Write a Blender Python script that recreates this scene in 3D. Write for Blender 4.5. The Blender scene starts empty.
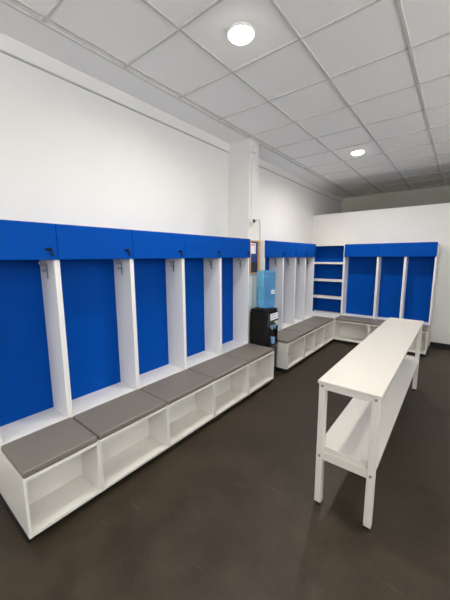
import bpy, bmesh, math, random
from mathutils import Vector, Matrix
random.seed(4)
SC = bpy.context.scene
COL = SC.collection
PI = math.pi

# ------------------------------------------------------------------ materials
def srgb(r, g, b):
    f = lambda c: c / 12.92 if c <= .04045 else ((c + .055) / 1.055) ** 2.4
    return (f(r / 255), f(g / 255), f(b / 255), 1)

def mat(name, color, rough=.5, metal=0, noise=0.0, nscale=20, bump=0.0, bscale=200, spec=.5, detail=4, trans=0, ior=1.45, emit=None, estr=0, coat=0, rvar=0):
    m = bpy.data.materials.new(name); m.use_nodes = True
    nt = m.node_tree; N = nt.nodes; L = nt.links
    b = N['Principled BSDF']
    b.inputs['Base Color'].default_value = color
    b.inputs['Roughness'].default_value = rough
    b.inputs['Metallic'].default_value = metal
    b.inputs['Specular IOR Level'].default_value = spec
    b.inputs['Transmission Weight'].default_value = trans
    b.inputs['IOR'].default_value = ior
    b.inputs['Coat Weight'].default_value = coat
    if emit:
        b.inputs['Emission Color'].default_value = emit
        b.inputs['Emission Strength'].default_value = estr
    tc = N.new('ShaderNodeTexCoord')
    if noise or rvar:
        n = N.new('ShaderNodeTexNoise'); n.inputs['Scale'].default_value = nscale; n.inputs['Detail'].default_value = detail
        L.new(tc.outputs['Object'], n.inputs['Vector'])
        if noise:
            mx = N.new('ShaderNodeMix'); mx.data_type = 'RGBA'
            lo = tuple(c * (1 - noise) for c in color[:3]) + (1,); hi = tuple(min(1, c * (1 + noise)) for c in color[:3]) + (1,)
            mx.inputs['A'].default_value = lo; mx.inputs['B'].default_value = hi
            L.new(n.outputs['Fac'], mx.inputs['Factor']); L.new(mx.outputs['Result'], b.inputs['Base Color'])
        if rvar:
            mr = N.new('ShaderNodeMapRange'); mr.inputs['From Min'].default_value = .3; mr.inputs['From Max'].default_value = .7
            mr.inputs['To Min'].default_value = rough - rvar; mr.inputs['To Max'].default_value = rough + rvar
            L.new(n.outputs['Fac'], mr.inputs['Value']); L.new(mr.outputs['Result'], b.inputs['Roughness'])
    if bump:
        n2 = N.new('ShaderNodeTexNoise'); n2.inputs['Scale'].default_value = bscale; n2.inputs['Detail'].default_value = 3
        L.new(tc.outputs['Object'], n2.inputs['Vector'])
        bp = N.new('ShaderNodeBump'); bp.inputs['Strength'].default_value = bump; bp.inputs['Distance'].default_value = .002
        L.new(n2.outputs['Fac'], bp.inputs['Height']); L.new(bp.outputs['Normal'], b.inputs['Normal'])
    return m

def floor_material():
    m = bpy.data.materials.new('charcoal_vinyl'); m.use_nodes = True
    nt = m.node_tree; N = nt.nodes; L = nt.links; b = N['Principled BSDF']
    tc = N.new('ShaderNodeTexCoord')
    big = N.new('ShaderNodeTexNoise'); big.inputs['Scale'].default_value = 3.2; big.inputs['Detail'].default_value = 9; big.inputs['Roughness'].default_value = .65
    fine = N.new('ShaderNodeTexNoise'); fine.inputs['Scale'].default_value = 70; fine.inputs['Detail'].default_value = 3
    L.new(tc.outputs['Object'], big.inputs['Vector']); L.new(tc.outputs['Object'], fine.inputs['Vector'])
    add = N.new('ShaderNodeMath'); add.operation = 'MULTIPLY_ADD'; add.inputs[1].default_value = .35
    L.new(fine.outputs['Fac'], add.inputs[0]); L.new(big.outputs['Fac'], add.inputs[2])
    cr = N.new('ShaderNodeValToRGB')
    cr.color_ramp.elements[0].position = .45; cr.color_ramp.elements[0].color = FLOOR_LO
    cr.color_ramp.elements[1].position = .9; cr.color_ramp.elements[1].color = FLOOR_HI
    L.new(add.outputs[0], cr.inputs['Fac'])
    # pale scuffs: thin stretched streaks
    mp = N.new('ShaderNodeMapping'); mp.inputs['Scale'].default_value = (1, 9, 1); mp.inputs['Rotation'].default_value = (0, 0, .9)
    sc = N.new('ShaderNodeTexNoise'); sc.inputs['Scale'].default_value = 2.2; sc.inputs['Detail'].default_value = 8
    L.new(tc.outputs['Object'], mp.inputs['Vector']); L.new(mp.outputs['Vector'], sc.inputs['Vector'])
    r2 = N.new('ShaderNodeMapRange'); r2.inputs['From Min'].default_value = .66; r2.inputs['From Max'].default_value = .76; r2.inputs['To Max'].default_value = .16
    L.new(sc.outputs['Fac'], r2.inputs['Value'])
    mx = N.new('ShaderNodeMix'); mx.data_type = 'RGBA'; mx.inputs['B'].default_value = srgb(120, 112, 104)
    L.new(r2.outputs['Result'], mx.inputs['Factor']); L.new(cr.outputs['Color'], mx.inputs['A']); L.new(mx.outputs['Result'], b.inputs['Base Color'])
    rr = N.new('ShaderNodeMapRange'); rr.inputs['From Min'].default_value = .3; rr.inputs['From Max'].default_value = .7; rr.inputs['To Min'].default_value = .42; rr.inputs['To Max'].default_value = .58
    L.new(big.outputs['Fac'], rr.inputs['Value']); L.new(rr.outputs['Result'], b.inputs['Roughness'])
    bp = N.new('ShaderNodeBump'); bp.inputs['Strength'].default_value = .12; bp.inputs['Distance'].default_value = .002
    L.new(fine.outputs['Fac'], bp.inputs['Height']); L.new(bp.outputs['Normal'], b.inputs['Normal'])
    b.inputs['Specular IOR Level'].default_value = .28
    return m

FLOOR_LO = (.027, .0195, .0115, 1); FLOOR_HI = (.056, .043, .029, 1)
M_FLOOR = floor_material()
M_WALL = mat('white_wall_paint', (.74, .725, .695, 1), .75, noise=.025, nscale=3, bump=.08, bscale=60)
M_BEAD = mat('grey_bead', (.52, .51, .49, 1), .8, noise=.03, nscale=9)
M_WALL_SHADE = mat('shaded_wall_paint', (.56, .55, .47, 1), .75, noise=.03, nscale=3, bump=.08, bscale=60)  # wall paint greyed to stand in for the unlit space beyond the partition
M_TRIM = mat('white_trim_paint', (.88, .865, .83, 1), .6, noise=.02, nscale=6)
M_TILE = mat('mineral_ceiling_tile', (.93, .915, .865, 1), .9, noise=.03, nscale=160, bump=.25, bscale=260)
M_BAR = mat('grey_grid_bar', (.63, .615, .58, 1), .9, spec=.05, noise=.02, nscale=9)
M_WHITE = mat('white_laminate', (.78, .77, .75, 1), .38, noise=.015, nscale=4, rvar=.05)
M_BENCH = mat('grey_white_laminate', (.72, .70, .655, 1), .4, noise=.015, nscale=4, rvar=.05)
M_BLUE = mat('royal_blue_laminate', (.0006, .060, .335, 1), .5, noise=.05, nscale=3, rvar=.05, spec=.05)
M_CUSH = mat('taupe_vinyl', (.188, .166, .143, 1), .5, noise=.06, nscale=30, bump=.3, bscale=420)
M_PIPING = mat('dark_taupe_seam', srgb(72, 65, 60), .6, noise=.05, nscale=40)
M_BLACK = mat('matt_black_plastic', (.012, .012, .013, 1), .5, noise=.1, nscale=30)
M_DISP = mat('charcoal_plastic', (.0085, .007, .006, 1), .48, spec=.3, noise=.1, nscale=12, rvar=.05)
M_GLOSS = mat('gloss_black_plastic', (.006, .008, .012, 1), .12, noise=.1, nscale=10, coat=.5)
M_STEEL = mat('brushed_steel', (.55, .55, .54, 1), .33, 1, noise=.05, nscale=60)
M_HOOK = mat('satin_nickel', (.34, .34, .33, 1), .42, 1, noise=.05, nscale=60)
M_LOCK = mat('black_lock_body', (.004, .004, .005, 1), .55, spec=.2, noise=.1, nscale=30)
M_TABLE = mat('white_melamine', (.60, .57, .525, 1), .42, noise=.012, nscale=5)
M_LEG = mat('white_powder_coat', (.66, .63, .575, 1), .4, noise=.02, nscale=30)
M_CAP = mat('grey_bolt_cap', (.22, .215, .20, 1), .5, noise=.05, nscale=60)
M_WOOD = mat('pine_frame_wood', srgb(205, 165, 115), .55, noise=.18, nscale=35)
M_PAPER = mat('white_paper', (.82, .82, .84, 1), .8, noise=.01, nscale=40)
M_PRINT = mat('blue_print', (.010, .05, .25, 1), .35, noise=.15, nscale=9)
M_NAVY = mat('navy_print', (.006, .012, .045, 1), .35, noise=.1, nscale=9)
M_RED = mat('red_ink', srgb(190, 60, 60), .8, noise=.05, nscale=40)
M_INK = mat('grey_blue_ink', srgb(88, 96, 150), .8, noise=.05, nscale=40)
M_BOTTLE = mat('clear_blue_polycarbonate', (.34, .75, 1, 1), .12, trans=.78, ior=1.14, noise=.03, nscale=8)
M_WATER = mat('drinking_water', (.62, .88, 1, 1), .02, trans=1, ior=1.15, noise=.02, nscale=4)
M_TAPBLUE = mat('pale_blue_tap', srgb(120, 160, 195), .3, noise=.05, nscale=20)
M_PLUG = mat('white_plastic', (.78, .77, .75, 1), .35, noise=.02, nscale=20)
M_CABLE = mat('beige_cable_sheath', srgb(205, 195, 178), .5, noise=.04, nscale=30)
M_LED = mat('led_diffuser', (.9, .9, .88, 1), .5, noise=.01, nscale=5, emit=(1, .95, .86, 1), estr=14)

M_GLASS = bpy.data.materials.new('fill_window_glass'); M_GLASS.use_nodes = True
_n = M_GLASS.node_tree.nodes; _l = M_GLASS.node_tree.links
_t = _n.new('ShaderNodeBsdfTransparent'); _g = _n.new('ShaderNodeBsdfGlossy'); _g.inputs['Roughness'].default_value = .02
_m = _n.new('ShaderNodeMixShader'); _m.inputs[0].default_value = .07
_l.new(_t.outputs[0], _m.inputs[1]); _l.new(_g.outputs[0], _m.inputs[2]); _l.new(_m.outputs[0], _n['Material Output'].inputs['Surface'])

# ------------------------------------------------------------------ mesh builder
class MB:
    def __init__(s): s.bm = bmesh.new()
    def box(s, x0, x1, y0, y1, z0, z1, bev=0.0, seg=2):
        t = bmesh.new(); bmesh.ops.create_cube(t, size=1)
        for v in t.verts:
            v.co = Vector(((x0 + x1) / 2 + v.co.x * (x1 - x0), (y0 + y1) / 2 + v.co.y * (y1 - y0), (z0 + z1) / 2 + v.co.z * (z1 - z0)))
        if bev: bmesh.ops.bevel(t, geom=t.edges[:], offset=bev, segments=seg, profile=.5, affect='EDGES')
        s._join(t); return s
    def cyl(s, p, axis, r, h, n=24, r2=None, bev=0):
        t = bmesh.new(); bmesh.ops.create_cone(t, cap_ends=True, segments=n, radius1=r, radius2=r if r2 is None else r2, depth=h)
        if bev: bmesh.ops.bevel(t, geom=[e for e in t.edges if len(e.link_faces) == 2 and any(len(f.verts) > 4 for f in e.link_faces)], offset=bev, segments=2, affect='EDGES')
        q = Vector((0, 0, 1)).rotation_difference(Vector(axis).normalized())
        t.transform(Matrix.Translation(Vector(p)) @ q.to_matrix().to_4x4() @ Matrix.Translation((0, 0, h / 2)))
        s._join(t); return s
    def lathe(s, prof, cx, cy, n=40, closed=True):
        t = bmesh.new(); rings = []
        for r, z in prof:
            if r < 1e-6: rings.append([t.verts.new((cx, cy, z))])
            else: rings.append([t.verts.new((cx + r * math.cos(2 * PI * k / n), cy + r * math.sin(2 * PI * k / n), z)) for k in range(n)])
        for a, b in zip(rings, rings[1:]):
            for k in range(n):
                k2 = (k + 1) % n
                if len(a) == 1 and len(b) == 1: continue
                if len(a) == 1: t.faces.new((a[0], b[k2], b[k]))
                elif len(b) == 1: t.faces.new((a[k], a[k2], b[0]))
                else: t.faces.new((a[k], a[k2], b[k2], b[k]))
        bmesh.ops.recalc_face_normals(t, faces=t.faces[:])
        s._join(t); return s
    def tube(s, pts, r, n=10):
        t = bmesh.new(); pts = [Vector(p) for p in pts]; rings = []
        up = None
        for i, p in enumerate(pts):
            d = (pts[min(i + 1, len(pts) - 1)] - pts[max(i - 1, 0)]).normalized()
            if up is None: up = d.orthogonal().normalized()
            up = (up - d * up.dot(d)).normalized(); w = d.cross(up)
            rings.append([t.verts.new(p + r * (math.cos(2 * PI * k / n) * up + math.sin(2 * PI * k / n) * w)) for k in range(n)])
        for a, b in zip(rings, rings[1:]):
            for k in range(n): t.faces.new((a[k], a[(k + 1) % n], b[(k + 1) % n], b[k]))
        t.faces.new(rings[0][::-1]); t.faces.new(rings[-1])
        bmesh.ops.recalc_face_normals(t, faces=t.faces[:])
        s._join(t); return s
    def prism(s, poly, axis, a0, a1, bev=0):
        """poly: 2-D outline in the plane across `axis`, extruded a0..a1"""
        t = bmesh.new()
        f = {'x': lambda u, v, w: (w, u, v), 'y': lambda u, v, w: (u, w, v), 'z': lambda u, v, w: (u, v, w)}[axis]
        A = [t.verts.new(f(u, v, a0)) for u, v in poly]; B = [t.verts.new(f(u, v, a1)) for u, v in poly]
        n = len(poly)
        t.faces.new(A); t.faces.new(B[::-1])
        for k in range(n): t.faces.new((A[k], B[k], B[(k + 1) % n], A[(k + 1) % n]))
        bmesh.ops.recalc_face_normals(t, faces=t.faces[:])
        if bev: bmesh.ops.bevel(t, geom=t.edges[:], offset=bev, segments=2, affect='EDGES')
        s._join(t); return s
    def _join(s, t):
        me = bpy.data.meshes.new('tmp'); t.to_mesh(me); t.free(); s.bm.from_mesh(me); bpy.data.meshes.remove(me)
    def build(s, name, m, parent=None, smooth=False, loc=None):
        me = bpy.data.meshes.new(name); s.bm.to_mesh(me); s.bm.free(); me.materials.append(m)
        if smooth:
            for p in me.polygons: p.use_smooth = True
        o = bpy.data.objects.new(name, me); COL.objects.link(o)
        if parent: o.parent = parent
        if loc: o.location = loc
        return o

def smooth_path(pts, n=8):
    P = [Vector(p) for p in pts]; P = [P[0]] + P + [P[-1]]; out = []
    for i in range(1, len(P) - 2):
        for k in range(n):
            t = k / n; a, b, c, d = P[i - 1:i + 3]
            out.append(.5 * ((2 * b) + (c - a) * t + (2 * a - 5 * b + 4 * c - d) * t * t + (3 * b - a - 3 * c + d) * t ** 3))
    return out + [P[-2]]

def tag(o, label, cat, group=None):
    o['label'] = label; o['category'] = cat
    if group: o['group'] = group
    return o
def thing(name, label, cat, loc=(0, 0, 0), rz=0, group=None):
    o = bpy.data.objects.new(name, None); COL.objects.link(o); o.empty_display_size = .1
    o.location = loc; o.rotation_euler = (0, 0, rz); return tag(o, label, cat, group)
def struct(name, mb, m):
    o = mb.build(name, m); o['kind'] = 'structure'; return o
def copy_tree(o, parent=None):
    c = o.copy(); COL.objects.link(c); c.parent = parent
    for ch in list(o.children): copy_tree(ch, c)
    return c

# ------------------------------------------------------------------ measured layout (metres)
H = 3.18            # ceiling
YB = 6.44           # face of the partition at the end
YF = 8.35           # far wall beyond it
YN = -2.6           # wall behind the camera
XR = 4.75           # right wall
ZP = 2.545          # partition height
BF, HF = .85, .455  # bench front / locker front, measured from the left wall
LEDGE, BENCH = .474, .434

# ------------------------------------------------------------------ the setting
struct('floor', MB().box(-.1, XR + .1, YN - .1, YF + .1, -.1, 0), M_FLOOR)
struct('wall_left', MB().box(-.12, 0, YN - .1, YF + .1, 0, H + .15), M_WALL)
WZ0, WZ1 = 1.55, 3.0                                  # unseen windows added in the right wall to let in fill daylight
WINS = [(-2.1, 1.7), (2.3, 4.9)]
rw = MB().box(XR, XR + .12, YN - .1, YF + .1, 0, WZ0).box(XR, XR + .12, YN - .1, YF + .1, WZ1, H + .15)
for a, b in ((YN - .1, WINS[0][0]), (WINS[0][1], WINS[1][0]), (WINS[1][1], YF + .1)): rw.box(XR, XR + .12, a, b, WZ0, WZ1)
struct('wall_right', rw, M_WALL)
for n_, (WY0, WY1) in enumerate(WINS):
    wf = MB().box(XR + .03, XR + .09, WY0, WY1, WZ0, WZ0 + .06).box(XR + .03, XR + .09, WY0, WY1, WZ1 - .06, WZ1)
    for q in range(5):
        yq = WY0 + (WY1 - WY0 - .06) * q / 4; wf.box(XR + .03, XR + .09, yq, yq + .06, WZ0 + .06, WZ1 - .06)
    win = struct('fill_window_%d' % (n_ + 1), wf, M_TRIM)
    MB().box(XR + .057, XR + .063, WY0 + .03, WY1 - .03, WZ0 + .03, WZ1 - .03).build('pane', M_GLASS, win)
FX0, FX1 = .9, 4.2
struct('wall_front', MB().box(0, FX0, YN - .12, YN, 0, H + .15).box(FX1, XR, YN - .12, YN, 0, H + .15).box(FX0, FX1, YN - .12, YN, 0, WZ0).box(FX0, FX1, YN - .12, YN, WZ1, H + .15), M_WALL)
wf = MB().box(FX0, FX1, YN - .09, YN - .03, WZ0, WZ0 + .06).box(FX0, FX1, YN - .09, YN - .03, WZ1 - .06, WZ1)
for q in range(4):
    xq = FX0 + (FX1 - FX0 - .06) * q / 3; wf.box(xq, xq + .06, YN - .09, YN - .03, WZ0 + .06, WZ1 - .06)
win = struct('fill_window_3', wf, M_TRIM)  # unseen, added behind the camera to light the faces turned this way
MB().box(FX0 + .03, FX1 - .03, YN - .063, YN - .057, WZ0 + .03, WZ1 - .03).build('pane', M_GLASS, win)
struct('wall_far', MB().box(0, XR, YF, YF + .12, 0, H + .15), M_WALL_SHADE)
struct('wall_back', MB().box(.0, XR, YB, YB + .12, 0, ZP, .003), M_WALL)
struct('pillar_left', MB().box(0, .345, 3.37, 3.612, 0, H, .004), M_WALL)
struct('ceiling', MB().box(.337, XR, YN, YF, H + .007, H + .03), M_TILE)
struct('trim_1', MB().box(0, .337, YN, YF, H, H + .04), M_TRIM)               # plain border strip of the ceiling
g = MB()                                                                       # T-bars and wall angle of the tile grid
g.box(.331, .349, YN, YF, H - .006, H + .012)
k = 0
while .4006 + .6 * k < XR:
    x = .4006 + .6 * k; g.box(x - .010, x + .010, YN, YF, H - .001, H + .012); k += 1
y = 1.5383 - 7 * .6
while y < YF:
    if y > YN: g.box(.337, XR, y - .009, y + .009, H - .0012, H + .012)
    y += .6
struct('trim_2', g, M_BAR)
struct('trim_3', MB().box(0, .028, YN, 3.37, 3.07, H, .003).box(0, .028, 3.612, YF, 3.07, H, .003), M_WALL)   # board under the ceiling on the left wall
struct('trim_4', MB().box(0, .020, YN, 3.37, 3.066, 3.07).box(0, .020, 3.612, YF, 3.066, 3.07), M_BEAD)  # thin grey strip along the lower edge of the board
struct('baseboard_back', MB().box(2.34, XR, YB - .014, YB, 0, .08, .002), M_BLACK)

# ------------------------------------------------------------------ lockers
def make_locker(W, bench_extra=0.0, fittings=True):
    """local frame: x along the row, y from the bench front towards the wall, z up"""
    root = bpy.data.objects.new('locker_unit', None); COL.objects.link(root); root.empty_display_size = .1
    d0, db, DD = BF - HF, .65, .83
    WB = W + bench_extra
    f = MB()
    f.box(.0006, .0156, 0, DD, .06, BENCH, .001); f.box(WB - .0156, WB - .0006, 0, DD, .06, BENCH, .001)
    f.box(.0156, WB - .0156, 0, DD, BENCH - .018, BENCH, .001); f.box(.0156, WB - .0156, 0.002, DD, .06, .08, .001)
    f.box(.0156, WB - .0156, .25, .262, .08, BENCH - .018)
    f.build('bench_box', M_BENCH, root)
    MB().box(.0006, WB - .0006, .05, .72, 0, .06).build('plinth', M_BLACK, root)
    MB().box(.0006, WB - .0006, d0 + .006, DD, BENCH, LEDGE, .0015).build('ledge', M_WHITE, root)
    for a, b in ((.0006, .014), (W - .022, W - .0006)):
        MB().box(a, b, d0 + .004, DD, LEDGE, 1.874).build('side_panel', M_WHITE, root)
    MB().box(.014, W - .022, db, db + .016, LEDGE, 1.64).build('back_panel', M_BLUE, root)
    MB().box(.014, W - .022, d0 + .004, DD, 1.64, 1.656).box(.014, W - .022, d0 + .004, DD, 1.858, 1.874).box(.014, W - .022, DD - .016, DD, 1.656, 1.858).build('header_box', M_BLUE, root)
    fl = MB().box(.0015, W - .0015, d0 - .014, d0 + .004, 1.636, 1.876, .0015).build('header_door', M_BLUE, root)
    if not fittings: return root
    lk = MB().cyl((W - .050, d0 - .014, 1.704), (0, -1, 0), .0125, .012, 20, bev=.002).box(W - .078, W - .05, d0 - .020, d0 - .014, 1.697, 1.711, .002).build('lock', M_LOCK, fl)
    MB().tube([(W - .044, d0 - .022, 1.704), (W - .040, d0 - .024, 1.692), (W - .038, d0 - .022, 1.684)], .003).box(W - .046, W - .030, d0 - .024, d0 - .019, 1.660, 1.684, .002).build('lock_tag', M_LOCK, fl)
    # chrome coat hook on the inside of the right side panel
    hx, hy = W - .022, .525
    h = MB().box(hx - .004, hx, hy - .012, hy + .008, 1.500, 1.606, .0015)
    h.tube(smooth_path([(hx - .004, hy, 1.594), (hx - .022, hy, 1.594), (hx - .040, hy, 1.597), (hx - .046, hy, 1.610)], 5), .0055, 10)
    h.cyl((hx - .046, hy, 1.608), (0, 0, 1), .008, .010, 12)
    h.tube(smooth_path([(hx - .004, hy, 1.565), (hx - .016, hy, 1.553), (hx - .030, hy, 1.556), (hx - .034, hy, 1.572)], 5), .0045, 10)
    h.build('coat_hook', M_HOOK, root)
    return root

def make_cushion(W, name='seat_cushion'):
    m = MB().box(.003, W - .003, .004, .392, BENCH + .0005, BENCH + .042, .011, 3)
    o = m.build(name, M_CUSH)
    MB().tube([(.0145, .0062, BENCH + .0085), (W - .0145, .0062, BENCH + .0085)], .0032, 8).build('front_seam', M_PIPING, o)
    return o

def row(origin, rz, widths, extra, lockers, cushions, gl, gc, fittings=True):
    d = Vector((math.cos(rz), math.sin(rz), 0)); t = 0; proto = {}
    for i, W in enumerate(widths):
        ex = extra if i == len(widths) - 1 else 0
        key = (round(W, 4), ex)
        if key in proto: L, S = copy_tree(proto[key][0]), copy_tree(proto[key][1])
        else: L, S = make_locker(W, ex, fittings), make_cushion(W + ex * .85); proto[key] = (L, S)
        p = Vector(origin) + d * t
        for o in (L, S): o.location = p; o.rotation_euler = (0, 0, rz)
        tag(L, lockers[i], 'locker', gl); tag(S, cushions[i], 'cushion', gc)
        t += W

NW = .595
row((BF, .4144, 0), PI / 2, [.440, NW, NW, NW, NW], 0,
    ['blue and white open locker at the near end of the long left row',
     'blue and white open locker fourth from the water dispenser in the long left row',
     'blue and white open locker in the middle of the five-locker left row',
     'blue and white open locker second from the water dispenser in the long left row',
     'blue and white open locker ending the long left row, directly before the water dispenser'],
    ['taupe vinyl seat cushion at the near end of the long left bench',
     'taupe vinyl seat cushion second from the near end of the long left bench',
     'taupe vinyl seat cushion in the middle of the five on the long left bench',
     'taupe vinyl seat cushion second from the water dispenser on the long left bench',
     'taupe vinyl seat cushion on the long left bench beside the black water dispenser'],
    'open lockers in the long left row', 'seat cushions on the long left bench')
row((BF, 3.6232, 0), PI / 2, [.590, .437, .416, .412], .110,
    ['wide blue and white locker right behind the water dispenser on the left wall',
     'narrow blue and white locker second beyond the water dispenser on the left wall',
     'narrow blue and white locker third beyond the water dispenser on the left wall',
     'narrow blue and white locker on the left wall next to the corner shelves'],
    ['grey brown seat cushion just beyond the black water dispenser',
     'grey brown seat cushion second beyond the water dispenser on the left wall bench',
     'grey brown seat cushion third beyond the water dispenser on the left wall bench',
     'grey brown seat cushion on the left wall bench, reaching the inner corner below the shelves'],
    'lockers between dispenser and corner', 'seat cushions between dispenser and corner')
FB = 5.59
row((.852, FB, 0), 0, [.605, .433, .440], 0,
    ['wide blue and white locker on the end wall beside the corner shelves',
     'middle blue and white locker of the three on the end wall',
     'blue and white locker ending the end wall row, beside the bare white wall'],
    ['grey brown seat cushion on the end wall bench beside the corner',
     'grey brown seat cushion in the middle of the end wall bench, behind the table',
     'grey brown seat cushion at the free end of the end wall bench'],
    'lockers on the end wall', 'seat cushions on the end wall bench', False)

# ------------------------------------------------------------------ corner shelves
cs = thing('corner_shelf', 'white open corner shelf unit with dark blue back and four shelf bays', 'shelf', (.535, 6.1, 0))
def cbox(*a, bev=.0015): return MB().box(a[0] - .535, a[1] - .535, a[2] - 6.1, a[3] - 6.1, a[4], a[5], bev)
X0, X1, Y0, Y1 = .222, .8505, 5.992, 6.222
cbox(.022, .8505, 5.702, 6.42, .06, BENCH).build('base_box', M_BENCH, cs)
cbox(.222, .8505, 5.602, 6.42, BENCH, LEDGE).build('ledge', M_WHITE, cs)
cbox(.05, .80, 5.75, 6.40, 0, .06).build('plinth', M_BLACK, cs)
cbox(X0 - .017, X0, Y0, 6.42, LEDGE, 1.874).build('side_panel', M_BLUE, cs)
cbox(X1 - .017, X1, Y0, 6.42, LEDGE, 1.874).build('side_panel', M_WHITE, cs)
cbox(X0, X1 - .017, Y1, Y1 + .016, LEDGE, 1.858).build('back_panel', M_BLUE, cs)
for z in (.80, 1.155, 1.51):
    cbox(X0, X1 - .017, Y0, Y1, z - .019, z + .019).build('shelf', M_WHITE, cs)
cbox(X0, X1 - .017, Y0, 6.42, 1.858, 1.874).build('top_panel', M_WHITE, cs)

# ------------------------------------------------------------------ white two-tier bench table
TX, TY, TW, TL, TH = 1.997, 1.719, .356, 2.425, .877
tb = thing('bench_table', 'long narrow white bench table with lower shelf, standing on the dark floor', 'table', (TX + TW / 2, TY + TL / 2, 0))
hw, hl = TW / 2, TL / 2
MB().box(-hw - .004, hw + .004, -hl - .006, hl + .004, TH - .019, TH, .0018).build('table_top', M_TABLE, tb)
LW = .043
for sx in (-1, 1):
    for sy in (-1, 1):
        xa, xb = sorted((sx * (hw - .003), sx * (hw - .003 - LW))); ya, yb = sorted((sy * (hl - .003), sy * (hl - .003 - LW)))
        lg = MB().box(xa, xb, ya, yb, .022, TH - .019, .003).build('leg', M_LEG, tb)
        MB().box(xa + .003, xb - .003, ya + .003, yb - .003, 0, .022, .002).build('foot', M_BLACK, lg)
        for z in (TH - .034, .362):
            MB().cyl(((xa + xb) / 2, sy * (hl - .003), z), (0, sy, 0), .0085, .003, 16).build('bolt_cap', M_CAP, lg)
xi = hw - .003 - LW
for sy in (-1, 1):
    ya, yb = sorted((sy * (hl - .009), sy * (hl - .040)))
    MB().box(-xi, xi, ya, yb, TH - .058, TH - .019, .002).build('end_rail', M_LEG, tb)
    MB().box(-xi, xi, ya, yb, .338, .394, .002).build('end_rail', M_LEG, tb)
    ya, yb = sorted((sy * (hl - .018), sy * (hl - .034)))
    MB().box(-xi, xi, ya, yb, .394, .428, .002).build('shelf_lip', M_LEG, tb)
yi = hl - .003 - LW
for sx in (-1, 1):
    xa, xb = sorted((sx * (hw - .016), sx * (hw - .040)))
    MB().box(xa, xb, -yi, yi, TH - .045, TH - .019, .002).build('side_rail', M_LEG, tb)
    MB().box(xa, xb, -yi, yi, .36, .394, .002).build('side_rail', M_LEG, tb)
yy = hl - .034
MB().prism([(-xi, -yy), (xi, -yy), (xi, -yi), (hw - .001, -yi), (hw - .001, yi), (xi, yi), (xi, yy), (-xi, yy), (-xi, yi), (-hw + .001, yi), (-hw + .001, -yi), (-xi, -yi)], 'z', .394, .412).build('lower_shelf', M_TABLE, tb)

# ------------------------------------------------------------------ water dispenser and bottle
DX, DY = .565, 3.442
wd = thing('water_dispenser', 'black floor-standing water dispenser in the gap between the left locker rows', 'water dispenser', (DX, DY, 0))
dx, dy = .135, .155
def rr(x0, x1, y0, y1, r, n=5):
    out = []
    for cx, cy, a in ((x1 - r, y1 - r, 0), (x0 + r, y1 - r, 90), (x0 + r, y0 + r, 180), (x1 - r, y0 + r, 270)):
        for k in range(n + 1):
            t = math.radians(a + 90 * k / n); out.append((cx + r * math.cos(t), cy + r * math.sin(t)))
    return out
MB().prism(rr(-dx, dx - .012, -dy, dy, .02), 'z', .012, .905).build('body', M_DISP, wd)
MB().prism(rr(-dx, dx, -dy, dy, .03), 'z', .905, .940, .009).lathe([(.0, .940), (.128, .940), (.126, .950), (.110, .952), (.110, .944), (0, .944)], 0.01, 0, 40).build('top_cover', M_DISP, wd)
MB().box(-dx + .01, dx - .03, -dy + .01, dy - .01, 0, .012).build('base', M_BLACK, wd)
fx = dx - .012
fp = MB().box(fx, fx + .014, -dy + .012, dy - .012, .08, .44, .003).box(fx, fx + .022, -dy + .012, dy - .012, .775, .90, .006)
fp.box(fx, fx + .022, -dy + .012, -dy + .042, .44, .785, .004).box(fx, fx + .022, dy - .042, dy - .012, .44, .785, .004).box(fx, fx + .003, -dy + .04, dy - .04, .44, .79)
fp.build('front_panel', M_GLOSS, wd)
MB().box(fx + .002, fx + .05, -.095, .095, .44, .475, .006).build('drip_tray', M_DISP, wd)
for yy_, mm, zz in ((-.035, M_TAPBLUE, .70), (.045, M_TAPBLUE, .70), (.095, M_PLUG, .745)):
    t = MB().cyl((fx, yy_, zz), (1, 0, 0), .016, .036, 16, bev=.003).cyl((fx + .03, yy_, zz + .006), (0, 0, -1), .010, .040, 14, bev=.002)
    t.box(fx + .012, fx + .052, yy_ - .011, yy_ + .011, zz + .010, zz + .024, .004)
    t.build('tap', mm, wd)
cup = MB().lathe([(0, .475), (.024, .475), (.030, .560), (.028, .560), (.022, .479), (0, .479)], fx + .034, -.02, 20).build('cup_rest', M_TAPBLUE, wd)
lb = MB().box(fx + .0221, fx + .0228, -.075, .135, .795, .885).build('label_sheet', M_PAPER, wd)
lb['label'] = 'white printed sheet'
tx = MB()
for yy_, w, z, hgt in ((-.055, .07, .856, .014), (.03, .05, .856, .012), (-.055, .16, .832, .006), (-.055, .12, .818, .005)):
    tx.box(fx + .0228, fx + .0232, yy_, yy_ + w, z, z + hgt)
tx.build('print_lines', M_INK, lb)

wb = thing('water_bottle', 'large translucent blue ribbed water bottle upside down on the black dispenser', 'bottle', (DX + .022, DY + .004, .9530))
R0 = .1325
prof = [(0, 0.0), (.085, .0), (.100, .004), (.118, .014), (R0 - .006, .036), (R0 - .002, .062)]
z = .062
for kk in range(7):
    z0 = .07 + kk * .056
    prof += [(R0 - .002, z0), (R0, z0 + .008), (R0, z0 + .036), (R0 - .002, z0 + .044), (R0 - .011, z0 + .0465), (R0 - .011, z0 + .0515)]
prof += [(R0, .466), (R0 - .002, .486), (R0 - .018, .506), (R0 - .05, .512), (0, .504)]
bt = MB().lathe(prof, 0, 0, 48).build('bottle_shell', M_BOTTLE, wb, True)
wp = [(0, .005)] + [(max(0, r - .0045), zz + .0045 if zz < .05 else zz) for r, zz in prof[1:-5] if zz < .29] + [(R0 - .0045, .292), (0, .292)]
MB().lathe(wp, 0, 0, 48).build('water', M_WATER, wb, True)
lab = MB()
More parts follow.
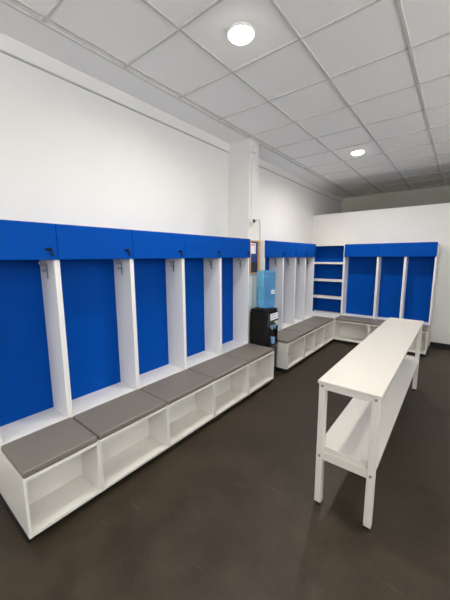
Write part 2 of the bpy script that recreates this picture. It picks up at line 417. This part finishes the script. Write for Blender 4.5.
for zc in (.205, .235):
    a0 = math.radians(-30)
    pts = [(R0 + .0012) * Vector((math.cos(a0 + t * .06), math.sin(a0 + t * .06), 0)) for t in range(11)]
    t_ = bmesh.new()
    A = [t_.verts.new((p.x, p.y, zc)) for p in pts]; B = [t_.verts.new((p.x, p.y, zc + .018)) for p in pts]
    for q in range(10): t_.faces.new((A[q], A[q + 1], B[q + 1], B[q]))
    lab._join(t_)
lab.build('paper_band', M_PAPER, wb)

# ------------------------------------------------------------------ things on the pillar
pic = thing('framed_poster', 'wood-framed blue poster hung on the white pillar above the dispenser', 'poster', (.346, 3.492, 1.640))
w2, h2 = .116, .236
fr = MB()
fr.box(0, .026, -w2, w2, h2 - .02, h2, .002).box(0, .026, -w2, w2, -h2, -h2 + .022, .002).box(0, .026, -w2, -w2 + .02, -h2 + .02, h2 - .02, .002).box(0, .026, w2 - .02, w2, -h2 + .02, h2 - .02, .002)
fr.build('frame', M_WOOD, pic)
MB().box(.002, .010, -w2 + .018, w2 - .018, -h2 + .02, h2 - .02).build('print', M_PRINT, pic)
MB().box(.010, .0108, -w2 + .02, w2 - .02, -h2 + .022, -.07).build('dark_band', M_NAVY, pic)
pn = MB().box(.010, .0115, -.088, .045, .05, .195).build('paper_note', M_PAPER, pic)
MB().box(.0115, .0118, -.075, .03, .165, .178).build('note_heading', M_RED, pn)

cd = thing('electrical_conduit', 'thin white conduit running down the pillar from the ceiling to the socket', 'conduit', (.346, 3.432, 2.17))
MB().tube([(.010, 0, 0), (.010, 0, .90)], .009, 12).build('pipe', M_PLUG, cd)
MB().box(0, .045, -.04, .045, .84, .90, .004).box(0, .05, -.03, .03, .915, .965, .004).build('junction_box', M_PLUG, cd)
MB().box(0, .024, -.016, .016, .55, .565, .002).box(0, .024, -.016, .016, .25, .265, .002).build('clip', M_PLUG, cd)
so = thing('power_socket', 'round white wall socket with dark centre on the pillar above the poster', 'socket', (.346, 3.437, 2.130))
MB().cyl((0, 0, 0), (1, 0, 0), .050, .036, 28, bev=.005).build('socket_body', M_PLUG, so)
MB().cyl((.0355, 0, 0), (1, 0, 0), .030, .002, 24).build('socket_face', M_CAP, so)
pc = thing('power_cable', 'pale plugged-in cable hanging from the wall socket down behind the water bottle', 'cable', (0, 0, 0))
pb = MB().cyl((.3815, 3.440, 2.13), (1, .25, 0), .018, .024, 18, bev=.004).build('plug', M_BLACK, pc)
MB().tube(smooth_path([(.402, 3.448, 2.130), (.413, 3.475, 2.140), (.414, 3.515, 2.150), (.412, 3.545, 2.125), (.408, 3.562, 2.03), (.402, 3.578, 1.85), (.398, 3.585, 1.65), (.400, 3.578, 1.45), (.402, 3.56, 1.2), (.400, 3.53, 1.0), (.398, 3.50, .82), (.400, 3.48, .70), (.412, 3.47, .66)], 8), .0085, 10).build('cord', M_CABLE, pc)

# ------------------------------------------------------------------ ceiling lights
SPREAD = 165
def downlight(x, y, label=None, power=100):
    if label:
        t = thing('ceiling_light', label, 'ceiling light', (x, y, H), 0, 'round recessed ceiling lights')
        MB().lathe([(.100, .008), (.100, -.004), (.097, -.007), (.087, -.007), (.085, -.003), (.085, .008)], 0, 0, 40).build('trim_ring', M_PLUG, t)
        MB().lathe([(0, .004), (.085, .004), (.085, -.006), (.080, -.016), (.066, -.026), (.045, -.032), (.02, -.035), (0, -.0355)], 0, 0, 40).build('diffuser', M_LED, t, True)
    ld = bpy.data.lights.new('downlight_lamp', 'AREA'); ld.shape = 'DISK'; ld.size = .14; ld.energy = power; ld.color = (1, .945, .86); ld.spread = math.radians(SPREAD)
    lo = bpy.data.objects.new('downlight_lamp', ld); COL.objects.link(lo); lo.location = (x, y, H - .040)
SPREAD = 165
LAMPS = {'L1': 22, 'L2': 34, 'R1': 14, 'B': 10}
SKY = 5.3
downlight(1.3006, 1.8383, 'round glowing ceiling light nearer the camera, above the long left locker row', LAMPS['L1'])
downlight(1.3006, 4.8383, 'round glowing ceiling light farther away, near the end wall', LAMPS['L2'])
downlight(3.1006, 1.8383, None, LAMPS['R1'])
for x in (1.3006, 3.1006): downlight(x, -1.1617, None, LAMPS['B'])

w = bpy.data.worlds.new('World'); SC.world = w; w.use_nodes = True
w.node_tree.nodes['Background'].inputs[0].default_value = (.96, .98, 1, 1); w.node_tree.nodes['Background'].inputs[1].default_value = SKY

# ------------------------------------------------------------------ camera
R_ = Vector((.78350607, .62136847, -.00441095)); U_ = Vector((-.08773192, .11764627, .98917262)); F_ = Vector((-.61515961, .77463577, -.14669042))
cam = bpy.data.cameras.new('camera'); co = bpy.data.objects.new('camera', cam); COL.objects.link(co)
m4 = Matrix((R_, U_, -F_)).transposed().to_4x4(); m4.translation = Vector((2.6281, -.026, 1.6516)); co.matrix_world = m4
cam.sensor_fit = 'VERTICAL'; cam.sensor_height = 36; cam.lens = 292.8872 / 600 * 36; cam.clip_start = .02; cam.clip_end = 60
SC.camera = co

SC.view_settings.view_transform = 'Standard'; SC.view_settings.look = 'None'; SC.view_settings.gamma = 1; SC.view_settings.use_curve_mapping = False
SC.view_settings.exposure = 0.0
SC.cycles.max_bounces = 12; SC.cycles.diffuse_bounces = 6; SC.cycles.transmission_bounces = 10; SC.cycles.caustics_refractive = True
SC.cycles.use_denoising = True
